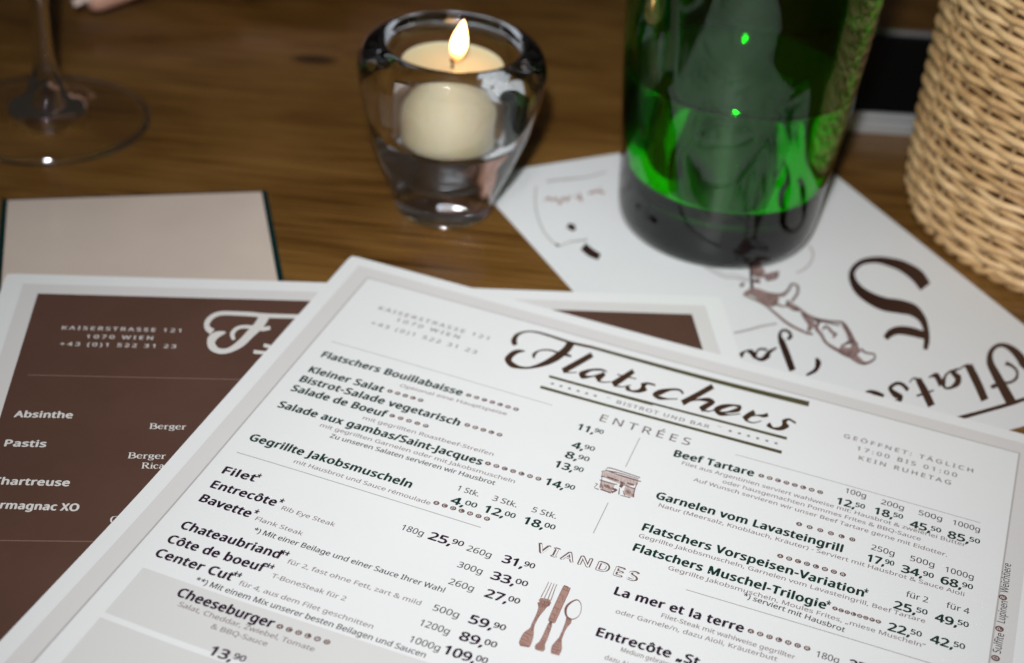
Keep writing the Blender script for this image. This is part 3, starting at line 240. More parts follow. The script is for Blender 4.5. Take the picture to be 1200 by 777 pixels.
def sheet(name, f, W, H, th, m, parent, nu=84, nv=118, rc=.12):
    vs, fs = [], []
    for s in (0, -th):
        for j in range(nv+1):
            for i in range(nu+1):
                u, v = W*i/nu, H*j/nv
                if i in (0, nu) and j in (0, nv):
                    u += rc*(.3 if i == 0 else -.3); v += rc*(.3 if j == 0 else -.3)
                vs.append(f(u, v, s))
    n1 = (nu+1)*(nv+1)
    for j in range(nv):
        for i in range(nu):
            a = j*(nu+1)+i; fs.append((a, a+nu+1, a+nu+2, a+1)); a += n1; fs.append((a, a+1, a+nu+2, a+nu+1))
    ring = [i for i in range(nu+1)] + [j*(nu+1)+nu for j in range(1, nv+1)] + [nv*(nu+1)+i for i in range(nu-1, -1, -1)] + [j*(nu+1) for j in range(nv-1, 0, -1)]
    for k in range(len(ring)):
        a, b = ring[k], ring[(k+1) % len(ring)]; fs.append((a, b, b+n1, a+n1))
    return mesh(name, vs, fs, m, parent)
def quads(name, f, rects, m, parent, dz, step=.25):
    vs, fs = [], []
    for u0, v0, u1, v1 in rects:
        nu = max(1, int(abs(u1-u0)/step)); nv = max(1, int(abs(v1-v0)/step)); b = len(vs)
        for j in range(nv+1):
            for i in range(nu+1): vs.append(f(u0+(u1-u0)*i/nu, v0+(v1-v0)*j/nv, dz))
        for j in range(nv):
            for i in range(nu):
                a = b+j*(nu+1)+i; fs.append((a, a+nu+1, a+nu+2, a+1))
    return mesh(name, vs, fs, m, parent)
def ribbons(name, f, strokes, m, parent, dz, n=6, fat=1.0):
    vs, fs = [], []
    for k, s in enumerate(strokes):
        b = len(vs); pts = spline(s, n)
        pts = [[(a[0]+a[2])/2+(a[0]-a[2])/2*fat, (a[1]+a[3])/2+(a[1]-a[3])/2*fat, (a[0]+a[2])/2-(a[0]-a[2])/2*fat, (a[1]+a[3])/2-(a[1]-a[3])/2*fat] for a in pts]
        for a in pts:
            vs.append(f(a[0], a[1], dz+.0006*(k % 7))); vs.append(f(a[2], a[3], dz+.0006*(k % 7)))
        for i in range(len(pts)-1): fs.append((b+2*i, b+2*i+1, b+2*i+3, b+2*i+2))
    return mesh(name, vs, fs, m, parent)
_font = None
try:
    _p = bpy.utils.system_resource('DATAFILES', path='fonts') + '/NotoSansHebrew-Regular.woff2'      # the sans face that ships inside Blender
    _font = bpy.data.fonts.load(_p)
except Exception: _font = None
_cache = {}
CAPH = [.73]
def glyphs(s, bold, spacing=1.0):
    """outline of a string, size 1, baseline at 0; verts, faces, width"""
    key = (s, spacing)
    if key not in _cache:
        cu = bpy.data.curves.new('t', 'FONT'); cu.body = s; cu.size = 1
        if _font: cu.font = _font
        cu.resolution_u = 3; cu.space_character = spacing; cu.fill_mode = 'FRONT'
        o = bpy.data.objects.new('t', cu); C.objects.link(o)
        me = bpy.data.meshes.new_from_object(o)
        vs = [(p.co.x, p.co.y) for p in me.vertices]; fs = [tuple(p.vertices) for p in me.polygons]
        bpy.data.objects.remove(o); bpy.data.curves.remove(cu); bpy.data.meshes.remove(me)
        x0 = min(p[0] for p in vs); x1 = max(p[0] for p in vs)
        _cache[key] = ([(x-x0, y) for x, y in vs], fs, x1-x0)
    return _cache[key]
_v = glyphs('H', 0)[0]; CAPH[0] = max(y for x, y in _v)
def put(acc, s, A, B, cap, bold=0, lift=0, spacing=1.0):
    """lay the string from A to B (page cm) with the given capital height"""
    vs, fs, wd = glyphs(s, bold, spacing)
    du, dv = B[0]-A[0], B[1]-A[1]; L = math.hypot(du, dv); sx = L/wd; sy = cap/CAPH[0]
    ex = (du/L, dv/L); ey = (ex[1], -ex[0])
    h = max(0, bold)*cap*1.25
    for k, (ox, oy) in enumerate([(0, 0)] + ([(h, 0), (-h, 0), (h*.3, h*.8), (-h*.3, -h*.8)] if h > 0 else [])):
        b = len(acc[0])
        for x, y in vs:
            X, Y = x*sx+ox, y*sy+lift+oy
            acc[0].append((A[0]+ex[0]*X+ey[0]*Y, A[1]+ex[1]*X+ey[1]*Y, k*.0003))
        acc[1].extend(tuple(i+b for i in q) for q in fs)
def flush(name, acc, f, dz, m, parent):
    return mesh(name, [f(q[0], q[1], dz+(q[2] if len(q) > 2 else 0)) for q in acc[0]], acc[1], m, parent)
def disc(acc, c, r, n=16, r2=None, sq=1.0):
    b = len(acc[0])
    for k in range(n):
        a = 2*math.pi*k/n; acc[0].append((c[0]+r*math.cos(a)*sq, c[1]+r*math.sin(a)))
    if r2 is None: acc[1].append(tuple(range(b+n-1, b-1, -1)))
    else:
        for k in range(n):
            a = 2*math.pi*k/n; acc[0].append((c[0]+r2*math.cos(a)*sq, c[1]+r2*math.sin(a)))
        acc[1].extend((b+k, b+n+k, b+n+(k+1) % n, b+(k+1) % n) for k in range(n))
# the serif letters of the drinks list, drawn as ribbons (x, y, half width x)
SER = {
 'B': (.66, [[(.14, 0, .055), (.14, .70, .055)], [(.02, .015, .02), (.30, .015, .02)], [(.02, .685, .02), (.30, .685, .02)], [(.28, .69, .02), (.46, .64, .045), (.50, .53, .055), (.44, .40, .04), (.22, .37, .02)], [(.24, .37, .02), (.50, .32, .045), (.58, .18, .06), (.48, .05, .045), (.26, .01, .02)]]),
 'e': (.48, [[(.06, .27, .02), (.40, .29, .02)], [(.41, .28, .03), (.36, .44, .03), (.23, .48, .025), (.09, .38, .045), (.06, .23, .055), (.13, .06, .045), (.27, .0, .028), (.42, .09, .02)]]),
 'r': (.40, [[(.12, 0, .05), (.12, .47, .05)], [(.02, .013, .02), (.24, .013, .02)], [(.02, .46, .02), (.14, .46, .02)], [(.13, .30, .03), (.22, .44, .03), (.34, .45, .05)]]),
 'g': (.50, [[(.22, .48, .022), (.09, .40, .05), (.10, .24, .05), (.23, .18, .022), (.35, .26, .05), (.34, .41, .05), (.22, .48, .022)], [(.33, .43, .02), (.46, .47, .03)], [(.14, .20, .02), (.08, .10, .035), (.25, .06, .04), (.42, .0, .045), (.38, -.14, .035), (.20, -.19, .022), (.05, -.12, .04), (.10, .0, .02)]]),
 'R': (.70, [[(.14, 0, .055), (.14, .70, .055)], [(.02, .015, .02), (.28, .015, .02)], [(.02, .685, .02), (.28, .685, .02)], [(.26, .69, .02), (.46, .64, .045), (.51, .52, .055), (.44, .39, .04), (.22, .35, .02)], [(.32, .35, .05), (.55, .04, .055), (.68, .01, .02)]]),
 'i': (.26, [[(.13, 0, .05), (.13, .47, .05)], [(.02, .013, .02), (.24, .013, .02)], [(.03, .46, .02), (.14, .46, .02)], [(.08, .64, .04), (.17, .64, .04)]]),
 'c': (.45, [[(.38, .36, .045), (.30, .46, .03), (.20, .47, .025), (.08, .36, .05), (.06, .22, .055), (.14, .05, .04), (.27, .0, .025), (.40, .09, .02)]]),
 'a': (.48, [[(.08, .36, .04), (.16, .46, .03), (.28, .45, .045), (.33, .34, .05), (.33, .10, .05), (.44, .02, .025)], [(.32, .28, .02), (.12, .22, .04), (.08, .09, .05), (.17, .01, .03), (.32, .10, .02)]]),
 'd': (.52, [[(.38, 0, .05), (.38, .72, .05)], [(.28, .71, .02), (.39, .71, .02)], [(.38, .013, .02), (.48, .013, .02)], [(.37, .40, .02), (.22, .47, .025), (.08, .36, .05), (.08, .12, .05), (.22, .0, .025), (.37, .08, .02)]]),
 'C': (.68, [[(.58, .48, .02), (.54, .66, .03), (.36, .71, .025), (.14, .60, .055), (.07, .35, .065), (.14, .10, .055), (.36, -.01, .025), (.60, .12, .02)]]),
 'h': (.54, [[(.12, 0, .05), (.12, .72, .05)], [(.02, .013, .02), (.22, .013, .02)], [(.02, .71, .02), (.13, .71, .02)], [(.13, .36, .02), (.27, .47, .03), (.40, .38, .05), (.40, 0, .05)], [(.30, .013, .02), (.50, .013, .02)]]),
 't': (.36, [[(.15, .62, .04), (.15, .10, .05), (.22, .01, .03), (.34, .06, .02)], [(.03, .46, .02), (.32, .46, .02)]])}
def serif(s, A, B, cap):
    x = 0; out = []; wd = sum(SER[c][0] for c in s)
    sx = (B[0]-A[0])/wd; sy = cap/.7
    for c in s:
        for st in SER[c][1]:
            rows = []
            for i, (a, b, h) in enumerate(st):
                p, q = st[max(i-1, 0)], st[min(i+1, len(st)-1)]
                dx, dy = (q[0]-p[0])*sx, (q[1]-p[1])*sy; L = math.hypot(dx, dy) or 1
                nx, ny = -dy/L*h*1.15, dx/L*h*1.15
                X, Y = A[0]+(x+a)*sx, A[1]-b*sy
                rows.append((X+nx*sx, Y-ny*sx, X-nx*sx, Y+ny*sx))
            out.append(rows)
        x += SER[c][0]
    return out

def engraved(name, f, strokes, tone, line, parent, dz, wide, step=3, n=8):
    thin_, fill = [], []
    for s in strokes:
        pts = spline(s, n); wmax = max(math.hypot(a[0]-a[2], a[1]-a[3]) for a in pts)
        if wmax < wide: thin_.append(s); continue
        fill.append(s); h = .016
        def seg(p, q, h=h):
            dx, dy = q[0]-p[0], q[1]-p[1]; L = math.hypot(dx, dy) or 1; nx, ny = -dy/L*h/2, dx/L*h/2
            return [[p[0]+nx, p[1]+ny, p[0]-nx, p[1]-ny], [q[0]+nx, q[1]+ny, q[0]-nx, q[1]-ny]]
        for i in range(len(pts)-1):
            thin_.append(seg(pts[i][:2], pts[i+1][:2])); thin_.append(seg(pts[i][2:], pts[i+1][2:]))
            if i % step == 0:
                a = pts[i]; k = random.uniform(.45, .95); thin_.append(seg(a[:2], (a[0]+(a[2]-a[0])*k, a[1]+(a[3]-a[1])*k), h*random.uniform(.8, 1.7)))
                if random.random() < .5 and i+2 < len(pts):
                    b_ = pts[i+2]; thin_.append(seg(((a[0]+a[2])/2, (a[1]+a[3])/2), (b_[0]*.3+b_[2]*.7, b_[1]*.3+b_[3]*.7), h))
    if fill: ribbons(name+'_tone', f, fill, tone, parent, dz)
    ribbons(name+'_lines', f, thin_, line, parent, dz+.006, 3)
f1 = page(DATA['m'][0], .14, False, True)
f2 = page(DATA['m'][1], .10, False, False)
f3 = page(DATA['m'][2], .04, True, False)
W, H = 25.0, 35.3
food = empty('food_menu', f1(0, 0)); food['label'] = 'white bistro food menu with grey border lying on top of the other sheets'; food['category'] = 'menu'
drinks = empty('drinks_menu', f2(0, 0)); drinks['label'] = 'brown drinks menu with white lettering half covered by the white menu'; drinks['category'] = 'menu'
flyer = empty('printed_sheet', f3(0, 0)); flyer['label'] = 'white sheet with big brown script letters upside down under the green bottle'; flyer['category'] = 'flyer'
def rel(fun, e):
    o = e.location
    def g(u, v, dz=0):
        x, y, z = fun(u, v, dz); return (x-o[0], y-o[1], z-o[2])
    return g
g1, g2, g3 = rel(f1, food), rel(f2, drinks), rel(f3, flyer)

# --- food menu
sheet('card', g1, W, H, .034, white_card, food)
a, b = .52, 1.10
quads('border_band', g1, [(a, a, W-a, b), (a, H-b, W-a, H-a), (a, b, b, H-b), (W-b, b, W-a, H-b)], grey_band, food, .002)
b2 = b+.055
quads('border_line', g1, [(b, b, W-b, b2), (b, H-b2, W-b, H-b), (b, b2, b2, H-b2), (W-b2, b2, W-b, H-b2)], line_grey, food, .0025)
quads('dish_panel', g1, [(1.72, 17.50, 11.5, 19.46)], panel_grey, food, .002)
quads('dish_panel', g1, [(1.72, 19.66, 11.5, 21.6)], panel_grey, food, .002)
quads('dish_panel', g1, [(1.72, 21.8, 11.5, 23.8)], panel_grey, food, .002)
for u0, v0, u1, v1 in [(1.68, 5.31, 9.42, 5.34), (15.45, 5.23, 23.05, 5.26), (1.62, 11.885, 9.42, 11.92), (15.55, 11.885, 23.1, 11.92)]:
    quads('rule', g1, [(u0, v0, u1, v1)], rule_grey, food, .004)
for v0, v1 in [(5.7, 7.33), (9.2, 10.72)]:
    quads('column_rule', g1, [(12.45, v0, 12.48, v1)], rule_grey, food, .004)
LET = 'ABCDGLMOR'
NAME = {'N': 'dish_name', 'C': 'dish_name', 'D': 'dish_description', 'E': 'dish_note', 'G': 'portion_size', 'P': 'price', '*': 'asterisk', 'A': 'address_line', 'H': 'section_heading', 'V': 'section_heading', 'B': 'logo_subtitle', 'S': 'allergen_word', 'o': 'allergen_marks', 'c': 'allergen_marks', 's': 'star_row', 'r': 'dash', 'F': 'brand_name'}
for mno, k, s, ua, va, ub, vb in DATA['T']:
    g, par = (g1, food) if mno == 1 else (g2, drinks)
    if k not in 'ScNDE': va = vb = (va+vb)/2
    A, B = (ua, va), (ub, vb); acc = ([], []); dz = .004; m = ink_green_fringe if va < 11.5 else ink_plum_fringe
    if mno == 2:
        m = ink_white
        if k == 'F': ribbons('drink_brand', g, serif(s, A, B, .27), m, par, dz, 4); continue
        if k == 'N': put(acc, s, A, B, .305, .048, spacing=1.06); flush('drink_name', acc, g, dz, m, par); continue
        put(acc, s, A, B, .20, .020, spacing=1.35); flush('address_line', acc, g, dz, m, par); continue
    if k == 'N' or k == 'C': put(acc, s, A, B, .33, .05, spacing=1.08)
    elif k == 'D': put(acc, s, A, B, .170, .014); m = ink_soft
    elif k == 'E': put(acc, s, A, B, .20, .018); m = ink_mid
    elif k == 'G': put(acc, s, A, B, .24, .012); m = ink_mid
    elif k == '*': put(acc, s, A, B, .30, .02)
    elif k == 'P':
        big, small = s.split(',')
        w1 = glyphs(big+',', .028)[2]; w2 = glyphs(small, .024)[2]*.62; t = (w1+.03)/(w1+w2+.03); um = ua+(ub-ua)*t
        put(acc, big+',', A, (um-(ub-ua)*.03/(w1+w2), va), .325, .044); put(acc, small, (um, va), (ub, va), .205, .034, lift=.12)
    elif k == 'A': put(acc, s, A, B, .21, .018, spacing=1.35); m = ink_head
    elif k == 'B': put(acc, s, A, B, .18, .02, spacing=1.2); m = ink_head
    elif k == 'H': put(acc, s, A, B, .37, .014, spacing=1.4); m = ink_head
    elif k == 'V':
        put(acc, s, A, B, .38, .07, spacing=1.35); flush('section_heading', acc, g, dz, ink_red, par)
        acc = ([], []); du = (ub-ua)*.003
        put(acc, s, (ua+.03, va), (ub-.03, va), .355, .0, spacing=1.35); flush('heading_inline', acc, g, dz+.002, white_card, par); continue
    elif k == 'S': put(acc, s, A, B, .22, .012); m = ink_mid
    elif k == 'r': quads('dash', g, [(ua, va-.1, ub, va-.08)], ink_head, par, dz); continue
    elif k == 's':
        n = int(s[1:])
        for i in range(n):
            c = (ua+(ub-ua)*i/(n-1), va-.0); b0 = len(acc[0])
            for q in range(10):
                r = .075 if q % 2 == 0 else .035; an = math.pi/2+q*math.pi/5
                acc[0].append((c[0]+r*math.cos(an), c[1]-r*math.sin(an)))
            acc[1].append(tuple(range(b0, b0+10)))
        m = ink_olive
    elif k in 'oc':
        cs = []
        if k == 'c': cs = [(A, s)]
        else:
            st = s if s[0] != '*' else ''.join(LET[(i*4+len(s)+int(va*3)) % 9] for i in range(int(s[1:])))
            st = ''.join(sorted(st)); n = len(st)
            cs = [((ua+(ub-ua)*i/(n-1), va), ch) for i, ch in enumerate(st)]
        rr_ = .12 if k == 'c' else min(.092, .45*(ub-ua)/(len(cs)-1))
        for c, ch in cs: disc(acc, c, rr_, 18)
        flush('allergen_marks', acc, g, dz, ink_red, par); acc = ([], [])
        for c, ch in cs:
            if k == 'o': put(acc, ch, (c[0]-rr_*.44, c[1]+rr_*.58), (c[0]+rr_*.44, c[1]+rr_*.58), rr_*1.16, .02)
            else: put(acc, ch, (c[0]+.06, c[1]+.05), (c[0]+.06, c[1]-.05), .13, .012)
        flush('allergen_letters', acc, g, dz+.002, ink_white, par); continue
    flush(NAME[k], acc, g, dz, m, par)
ST = DATA['ST']
ribbons('logo_lettering', g1, ST['logo'], ink_brown, food, .005, 6, 1.22)
ribbons('logo_bar', g1, ST['bar'], ink_olive, food, .004, 6, 1.25)
ribbons('logo_bar', g1, ST['olive_bar'], ink_olive, food, .004, 6, 1.25)
ribbons('logo_bar', g1, ST['lower_bars'], ink_olive, food, .004, 6, 1.25)
engraved('arch_picture', g1, ST['archtone'], ink_tone2, ink_tone, food, .004, .1, 2)
ribbons('arch_lines', g1, ST['arch'], ink_red, food, .009)
for k in ('fork', 'knife', 'spoon'): engraved(k+'_picture', g1, ST[k], ink_cut, ink_cut2, food, .004, .1, 3)
# --- drinks menu
sheet('card', g2, W, H, .034, white_card, drinks)
quads('border_band', g2, [(.66, .62, W-.66, 1.21), (.66, H-1.21, W-.66, H-.62), (.66, 1.21, 1.24, H-1.21), (W-1.24, 1.21, W-.66, H-1.21)], grey_band, drinks, .002)
quads('brown_panel', g2, [(1.24, 1.21, W-1.24, H-1.21)], brown_print, drinks, .0025)
for v in (5.92, 13.70): quads('rule', g2, [(1.7, v-.015, W-1.7, v+.015)], rule_pink, drinks, .0035)
ribbons('logo_letter', g2, ST['m2F'], ink_white, drinks, .005)
# --- sheet under the bottle
sheet('paper', g3, 14.7, 21.05, .03, sheet_white, flyer, 15, 21, 0)
ribbons('large_letter', g3, ST['S'], ink_dark, flyer, .005, 10)
ribbons('script_lettering', g3, ST['words'], ink_dark, flyer, .005, 6, 1.2)
engraved('figure', g3, ST['drawing'], ink_fig, ink_dark, flyer, .005, .14, 2)
for q in ST['ring']: ribbons('printed_ring', g3, [q], ink_faint, flyer, .003)
ribbons('printed_marks', g3, ST['blobs'], ink_dark, flyer, .004)
for q in ST['faint']+ST['fine']: ribbons('small_print', g3, [q], ink_faint, flyer, .004)
ribbons('faded_lettering', g3, ST['scr'], ink_tone, flyer, .004)

# ------------------------------------------------------------------ glass tile left
tile_m = mat('beige_glass_tile', (.50, .42, .365), .06); 
tv = coords(tile_m); tf = noise(tile_m, tv, 14, 3); tr = ramp(tile_m, tf, [(.3, (.55, .455, .395)), (.75, (.65, .55, .475))]); lk(tile_m, tr.outputs[0], P(tile_m).inputs['Base Color'])
teal = mat('teal_glass_edge', (.003, .024, .024), .08)
reflect_edge = mat('wood_reflection_edge', (.06, .04, .035), .1)  # brown paints the table wood's reflection onto the glass edge
TA, TB, TC = Vector((-19.22, 51.15)), Vector((-9.86, 53.76)), None
ex = (TB-TA).normalized(); ey = Vector((-ex.y, ex.x)); TL_ = (TB-TA).length
t = empty('glass_coaster_tile', (TA.x*CM, TA.y*CM, 0), math.atan2(ex.y, ex.x))
tag(t, 'square beige glass tile with dark teal edges under the brown menu', 'glass tile')
link('slab', box(.0021, TL_*CM-.0021, -.1, -.0012, 0, .0020, .0003), tile_m, t)
link('side_edge', box(0, .0020, -.1, 0, 0, .0020, .0004), teal, t)
link('side_edge', box(TL_*CM-.0020, TL_*CM, -.1, 0, 0, .0020, .0004), teal, t)
link('back_edge', box(.0028, TL_*CM-.0028, -.0011, 0, 0, .0020, .0003), reflect_edge, t)

# ------------------------------------------------------------------ candle and holder
cx, cyy = -3.12*CM, 54.1*CM
hold = lathe('votive_holder', [(0, .35), (.9, .33), (1.35, .18), (1.5, .0), (1.70, .02), (1.86, .25), (2.05, .9), (2.55, 2.2), (3.02, 3.5), (3.32, 4.7), (3.46, 5.6), (3.44, 6.15), (3.22, 6.62), (2.85, 6.86), (2.58, 6.88), (2.42, 6.66), (2.36, 6.1), (2.28, 5.2), (2.14, 4.1), (2.02, 3.6), (1.84, 3.3), (1.4, 3.24), (0, 3.24)], cup_glass, None, 128, 5)
hold.location = (cx, cyy, 0)
tag(hold, 'thick clear glass candle holder with the burning candle inside', 'candle holder')
wax = mat('cream_wax', (.72, .62, .40), .42); P(wax).inputs['Subsurface Weight'].default_value = .6; P(wax).inputs['Subsurface Radius'].default_value = (.012, .007, .003); P(wax).inputs['Subsurface Scale'].default_value = 1.0
can = empty('candle', (cx, cyy, 3.26*CM)); tag(can, 'small cream candle burning inside the glass holder', 'candle')
lathe('wax_body', [(0, 0), (1.5, 0), (1.68, .08), (1.72, .4), (1.82, 2.4), (1.88, 2.70), (1.85, 2.80), (1.68, 2.73), (1.1, 2.66), (.4, 2.60), (0, 2.58)], wax, can, 96, 4)
wv, wf = tube([Vector((0, 0, .0255)), Vector((-.0002, 0, .0288)), Vector((.0002, 0, .0318)), Vector((.0009, .0003, .0340))], [.0009, .0009, .0008, .0007], 8)
mesh('wick', wv, wf, mat('charred_wick', (.02, .012, .008), .9), can, True)
flame = bpy.data.materials.new('flame'); flame.use_nodes = True; nt = flame.node_tree; nt.nodes.clear()
o_ = nt.nodes.new('ShaderNodeOutputMaterial'); e_ = nt.nodes.new('ShaderNodeEmission'); tc = nt.nodes.new('ShaderNodeTexCoord'); sx_ = nt.nodes.new('ShaderNodeSeparateXYZ'); cr = nt.nodes.new('ShaderNodeValToRGB'); mr = nt.nodes.new('ShaderNodeMapRange')
nt.links.new(tc.outputs['Generated'], sx_.inputs[0]); nt.links.new(sx_.outputs['Z'], cr.inputs[0]); nt.links.new(cr.outputs[0], e_.inputs[0])
cr.color_ramp.elements[0].color = (1, .30, .07, 1); cr.color_ramp.elements[0].position = .05; cr.color_ramp.elements[1].color = (1, .56, .20, 1); cr.color_ramp.elements[1].position = .4
nt.links.new(sx_.outputs['Z'], mr.inputs[0]); mr.inputs['From Min'].default_value = 0; mr.inputs['From Max'].default_value = .45; mr.inputs['To Min'].default_value = .9; mr.inputs['To Max'].default_value = 14
nt.links.new(mr.outputs[0], e_.inputs[1])
mxs = nt.nodes.new('ShaderNodeMixShader'); trp = nt.nodes.new('ShaderNodeBsdfTransparent'); m2r = nt.nodes.new('ShaderNodeMapRange')
m2r.inputs['From Min'].default_value = .0; m2r.inputs['From Max'].default_value = .42; m2r.inputs['To Min'].default_value = .12; m2r.inputs['To Max'].default_value = 1.0
nt.links.new(sx_.outputs['Z'], m2r.inputs[0]); nt.links.new(m2r.outputs[0], mxs.inputs[0]); nt.links.new(trp.outputs[0], mxs.inputs[1]); nt.links.new(e_.outputs[0], mxs.inputs[2]); nt.links.new(mxs.outputs[0], o_.inputs[0])
fl = lathe('flame', [(0, 0), (.14, .08), (.26, .32), (.345, .62), (.33, .95), (.22, 1.28), (.10, 1.55), (0, 1.72)], flame, can, 32, 4)
fl.location = (.0009, .0, .0282); fl.scale = (.86, .86, .98); fl.rotation_euler = (0, math.radians(7), 0)

# ------------------------------------------------------------------ wine glass
gx, gy = -19.53*CM, 58.06*CM
wg = empty('wine_glass', (gx, gy, 0)); tag(wg, 'stemmed wine glass with clear foot at the left edge of the table', 'wine glass')
top = [(3.9, .0), (4.0, .06), (4.01, .12), (3.95, .17), (3.4, .24), (2.4, .42), (1.6, .70), (1.1, 1.0), (.85, 1.35), (.72, 1.7), (.55, 2.1)]
thin = bpy.data.materials.new('thin_glass'); thin.use_nodes = True; nt = thin.node_tree; nt.nodes.clear()
o_ = nt.nodes.new('ShaderNodeOutputMaterial'); mx_ = nt.nodes.new('ShaderNodeMixShader'); lw_ = nt.nodes.new('ShaderNodeLayerWeight'); lw_.inputs[0].default_value = .5; pw_ = nt.nodes.new('ShaderNodeMath'); pw_.operation = 'POWER'; pw_.inputs[1].default_value = 5.0; fr_ = nt.nodes.new('ShaderNodeMath'); fr_.operation = 'MULTIPLY_ADD'; fr_.inputs[1].default_value = .8; fr_.inputs[2].default_value = .04; nt.links.new(lw_.outputs['Facing'], pw_.inputs[0]); nt.links.new(pw_.outputs[0], fr_.inputs[0])
gl_ = nt.nodes.new('ShaderNodeBsdfAnisotropic'); gl_.inputs['Roughness'].default_value = .02; tp_ = nt.nodes.new('ShaderNodeBsdfTransparent'); tp_.inputs[0].default_value = (1, 1, 1, 1)
nt.links.new(fr_.outputs[0], mx_.inputs[0]); nt.links.new(tp_.outputs[0], mx_.inputs[1]); nt.links.new(gl_.outputs[0], mx_.inputs[2]); nt.links.new(mx_.outputs[0], o_.inputs[0])
lathe('foot', [(1.45, .02), (2.5, .015), (3.6, .0), (3.77, .02), (3.77, .20), (3.4, .25), (2.4, .40), (1.8, .58), (1.5, .72)], thin, wg, 128, 5)
lathe('foot_rim', [(3.80, .02), (3.95, .02), (4.04, .08), (4.03, .15), (3.94, .20), (3.80, .215), (3.78, .12), (3.80, .02)], clear, wg, 160, 4)
lathe('stem', [(0, .04), (1.2, .03), (1.52, .02), (1.60, .35), (1.52, .71), (1.1, 1.0), (.85, 1.35), (.72, 1.7), (.55, 2.1), (.42, 2.8), (.36, 3.8), (.34, 5.5), (.36, 7.2), (.5, 8.6), (.8, 9.2)], clear, wg, 64, 5)
lathe('bowl', [(.8, 9.2), (1.8, 9.7), (3.2, 11.0), (4.1, 13.0), (4.3, 15.0), (4.0, 17.5), (3.5, 20.0), (3.42, 20.08), (3.36, 20.0), (3.86, 17.5), (4.15, 15.0), (3.96, 13.0), (3.05, 11.1), (1.7, 9.95), (.7, 9.6), (0, 9.55)], clear, wg, 96, 5)

# ------------------------------------------------------------------ bottle
bx, by = 7.36*CM, 54.85*CM
bt = empty('bottle', (bx, by, .055*CM)); tag(bt, 'big green glass bottle of water standing on the printed sheet', 'bottle')
outer = [(0, 1.0), (1.2, .9), (2.2, .45), (2.9, .03), (3.2, .0), (3.5, .15), (3.75, .6), (3.86, 1.3), (3.98, 3), (4.28, 6), (4.50, 9), (4.60, 13), (4.55, 16.5), (4.1, 19.5), (3.0, 22.5), (2.0, 24.6), (1.55, 26.5), (1.45, 28.6), (1.55, 29.2), (1.5, 29.8)]
inner = [(1.1, 29.8), (1.08, 28), (1.2, 26.4), (1.7, 24.5), (2.72, 22.3), (3.8, 19.3), (4.23, 16.4), (4.27, 13), (4.17, 9), (3.94, 6), (3.64, 3.2), (3.50, 2.4), (3.15, 1.75), (2.7, 1.5), (1.5, 1.75), (0, 2.0)]
lathe('bottle_body', outer+inner, green_glass, bt, 128, 5)
WL = 6.6
wp = [(max(0, r_-.0), z_) for r_, z_ in inner[::-1] if z_ < WL]
# water overlaps the wall by a hair so that no air gap shows
wp = [(r_+(.012 if r_ > 0 else 0), z_-.012) for r_, z_ in wp]
rl = wp[-1][0]
lathe('water', wp+[(rl+.02, WL), (rl-.12, WL-.05), (0, WL-.05)], water_mat, bt, 128, 5)

# ------------------------------------------------------------------ wicker basket
bk = empty('wicker_basket', (23.1*CM, 58.0*CM, 0)); tag(bk, 'round natural wicker basket on the right', 'basket')
wick = mat('willow_cane', (.5, .33, .17), .42)
wvv = coords(wick, (1, 1, 1)); f_ = noise(wick, wvv, 160, 4, .6); f2_ = noise(wick, wvv, 22, 3, .6)
oi = nd(wick, 'ShaderNodeObjectInfo'); ad = nd(wick, 'ShaderNodeMath', operation='ADD'); md = nd(wick, 'ShaderNodeMath', operation='MULTIPLY'); md.inputs[1].default_value = .25
lk(wick, oi.outputs['Random'], md.inputs[0]); lk(wick, md.outputs[0], ad.inputs[0])
h1 = nd(wick, 'ShaderNodeMath', operation='MULTIPLY_ADD'); h1.inputs[1].default_value = .5; h2 = nd(wick, 'ShaderNodeMath', operation='MULTIPLY'); h2.inputs[1].default_value = .4
lk(wick, f2_, h2.inputs[0]); lk(wick, f_, h1.inputs[0]); lk(wick, h2.outputs[0], h1.inputs[2]); lk(wick, h1.outputs[0], ad.inputs[1])
rw = ramp(wick, ad.outputs[0], [(.38, (.36, .20, .085)), (.55, (.60, .375, .175)), (.75, (.76, .52, .275))]); lk(wick, rw.outputs[0], P(wick).inputs['Base Color'])
bump(wick, f_, .4, .0003)
wick_shaded = wick.copy(); wick_shaded.name = 'shaded_willow_stake'  # same cane darkened, shade of the weave's gaps painted onto the stakes
for e_c, c_c in zip([n for n in wick_shaded.node_tree.nodes if n.bl_idname == 'ShaderNodeValToRGB'][0].color_ramp.elements, [(.20, .12, .055), (.30, .19, .09), (.38, .25, .13)]): e_c.color = (*c_c, 1)
NS = 34; HB = 12.5
def rb(z): return 7.5 + .32*(1-math.exp(-z/2.0)) + .012*z
pitch = .315; nz = int(HB/pitch)
for j in range(nz):
    z = .50 + j*pitch; path = []; n = NS*8; ph = random.uniform(-.12, .12)
    for i in range(n):
        th = 2*math.pi*i/n; k = i/8.0
        s = math.cos(math.pi*(k + j)); r = rb(z) + .13*s
        zz = z + .03*math.sin(th*5+j*1.3) + .02*math.sin(th*17+j)
        path.append(Vector((r*math.cos(th)*CM, r*math.sin(th)*CM, zz*CM)))
    vs, fs = tube(path, 0.00146*random.uniform(.86, 1.1), 8, True, .8)
    mesh('weaver', vs, fs, wick, bk, True)
for k in range(NS):
    th = 2*math.pi*(k+.5-.5)/NS; path = []
    for i in range(14):
        z = .1 + (HB+.5)*i/13; r = rb(z); path.append(Vector((r*math.cos(th)*CM, r*math.sin(th)*CM, z*CM)))
    vs, fs = tube(path, .0010, 8); mesh('stake', vs, fs, wick_shaded, bk, True)
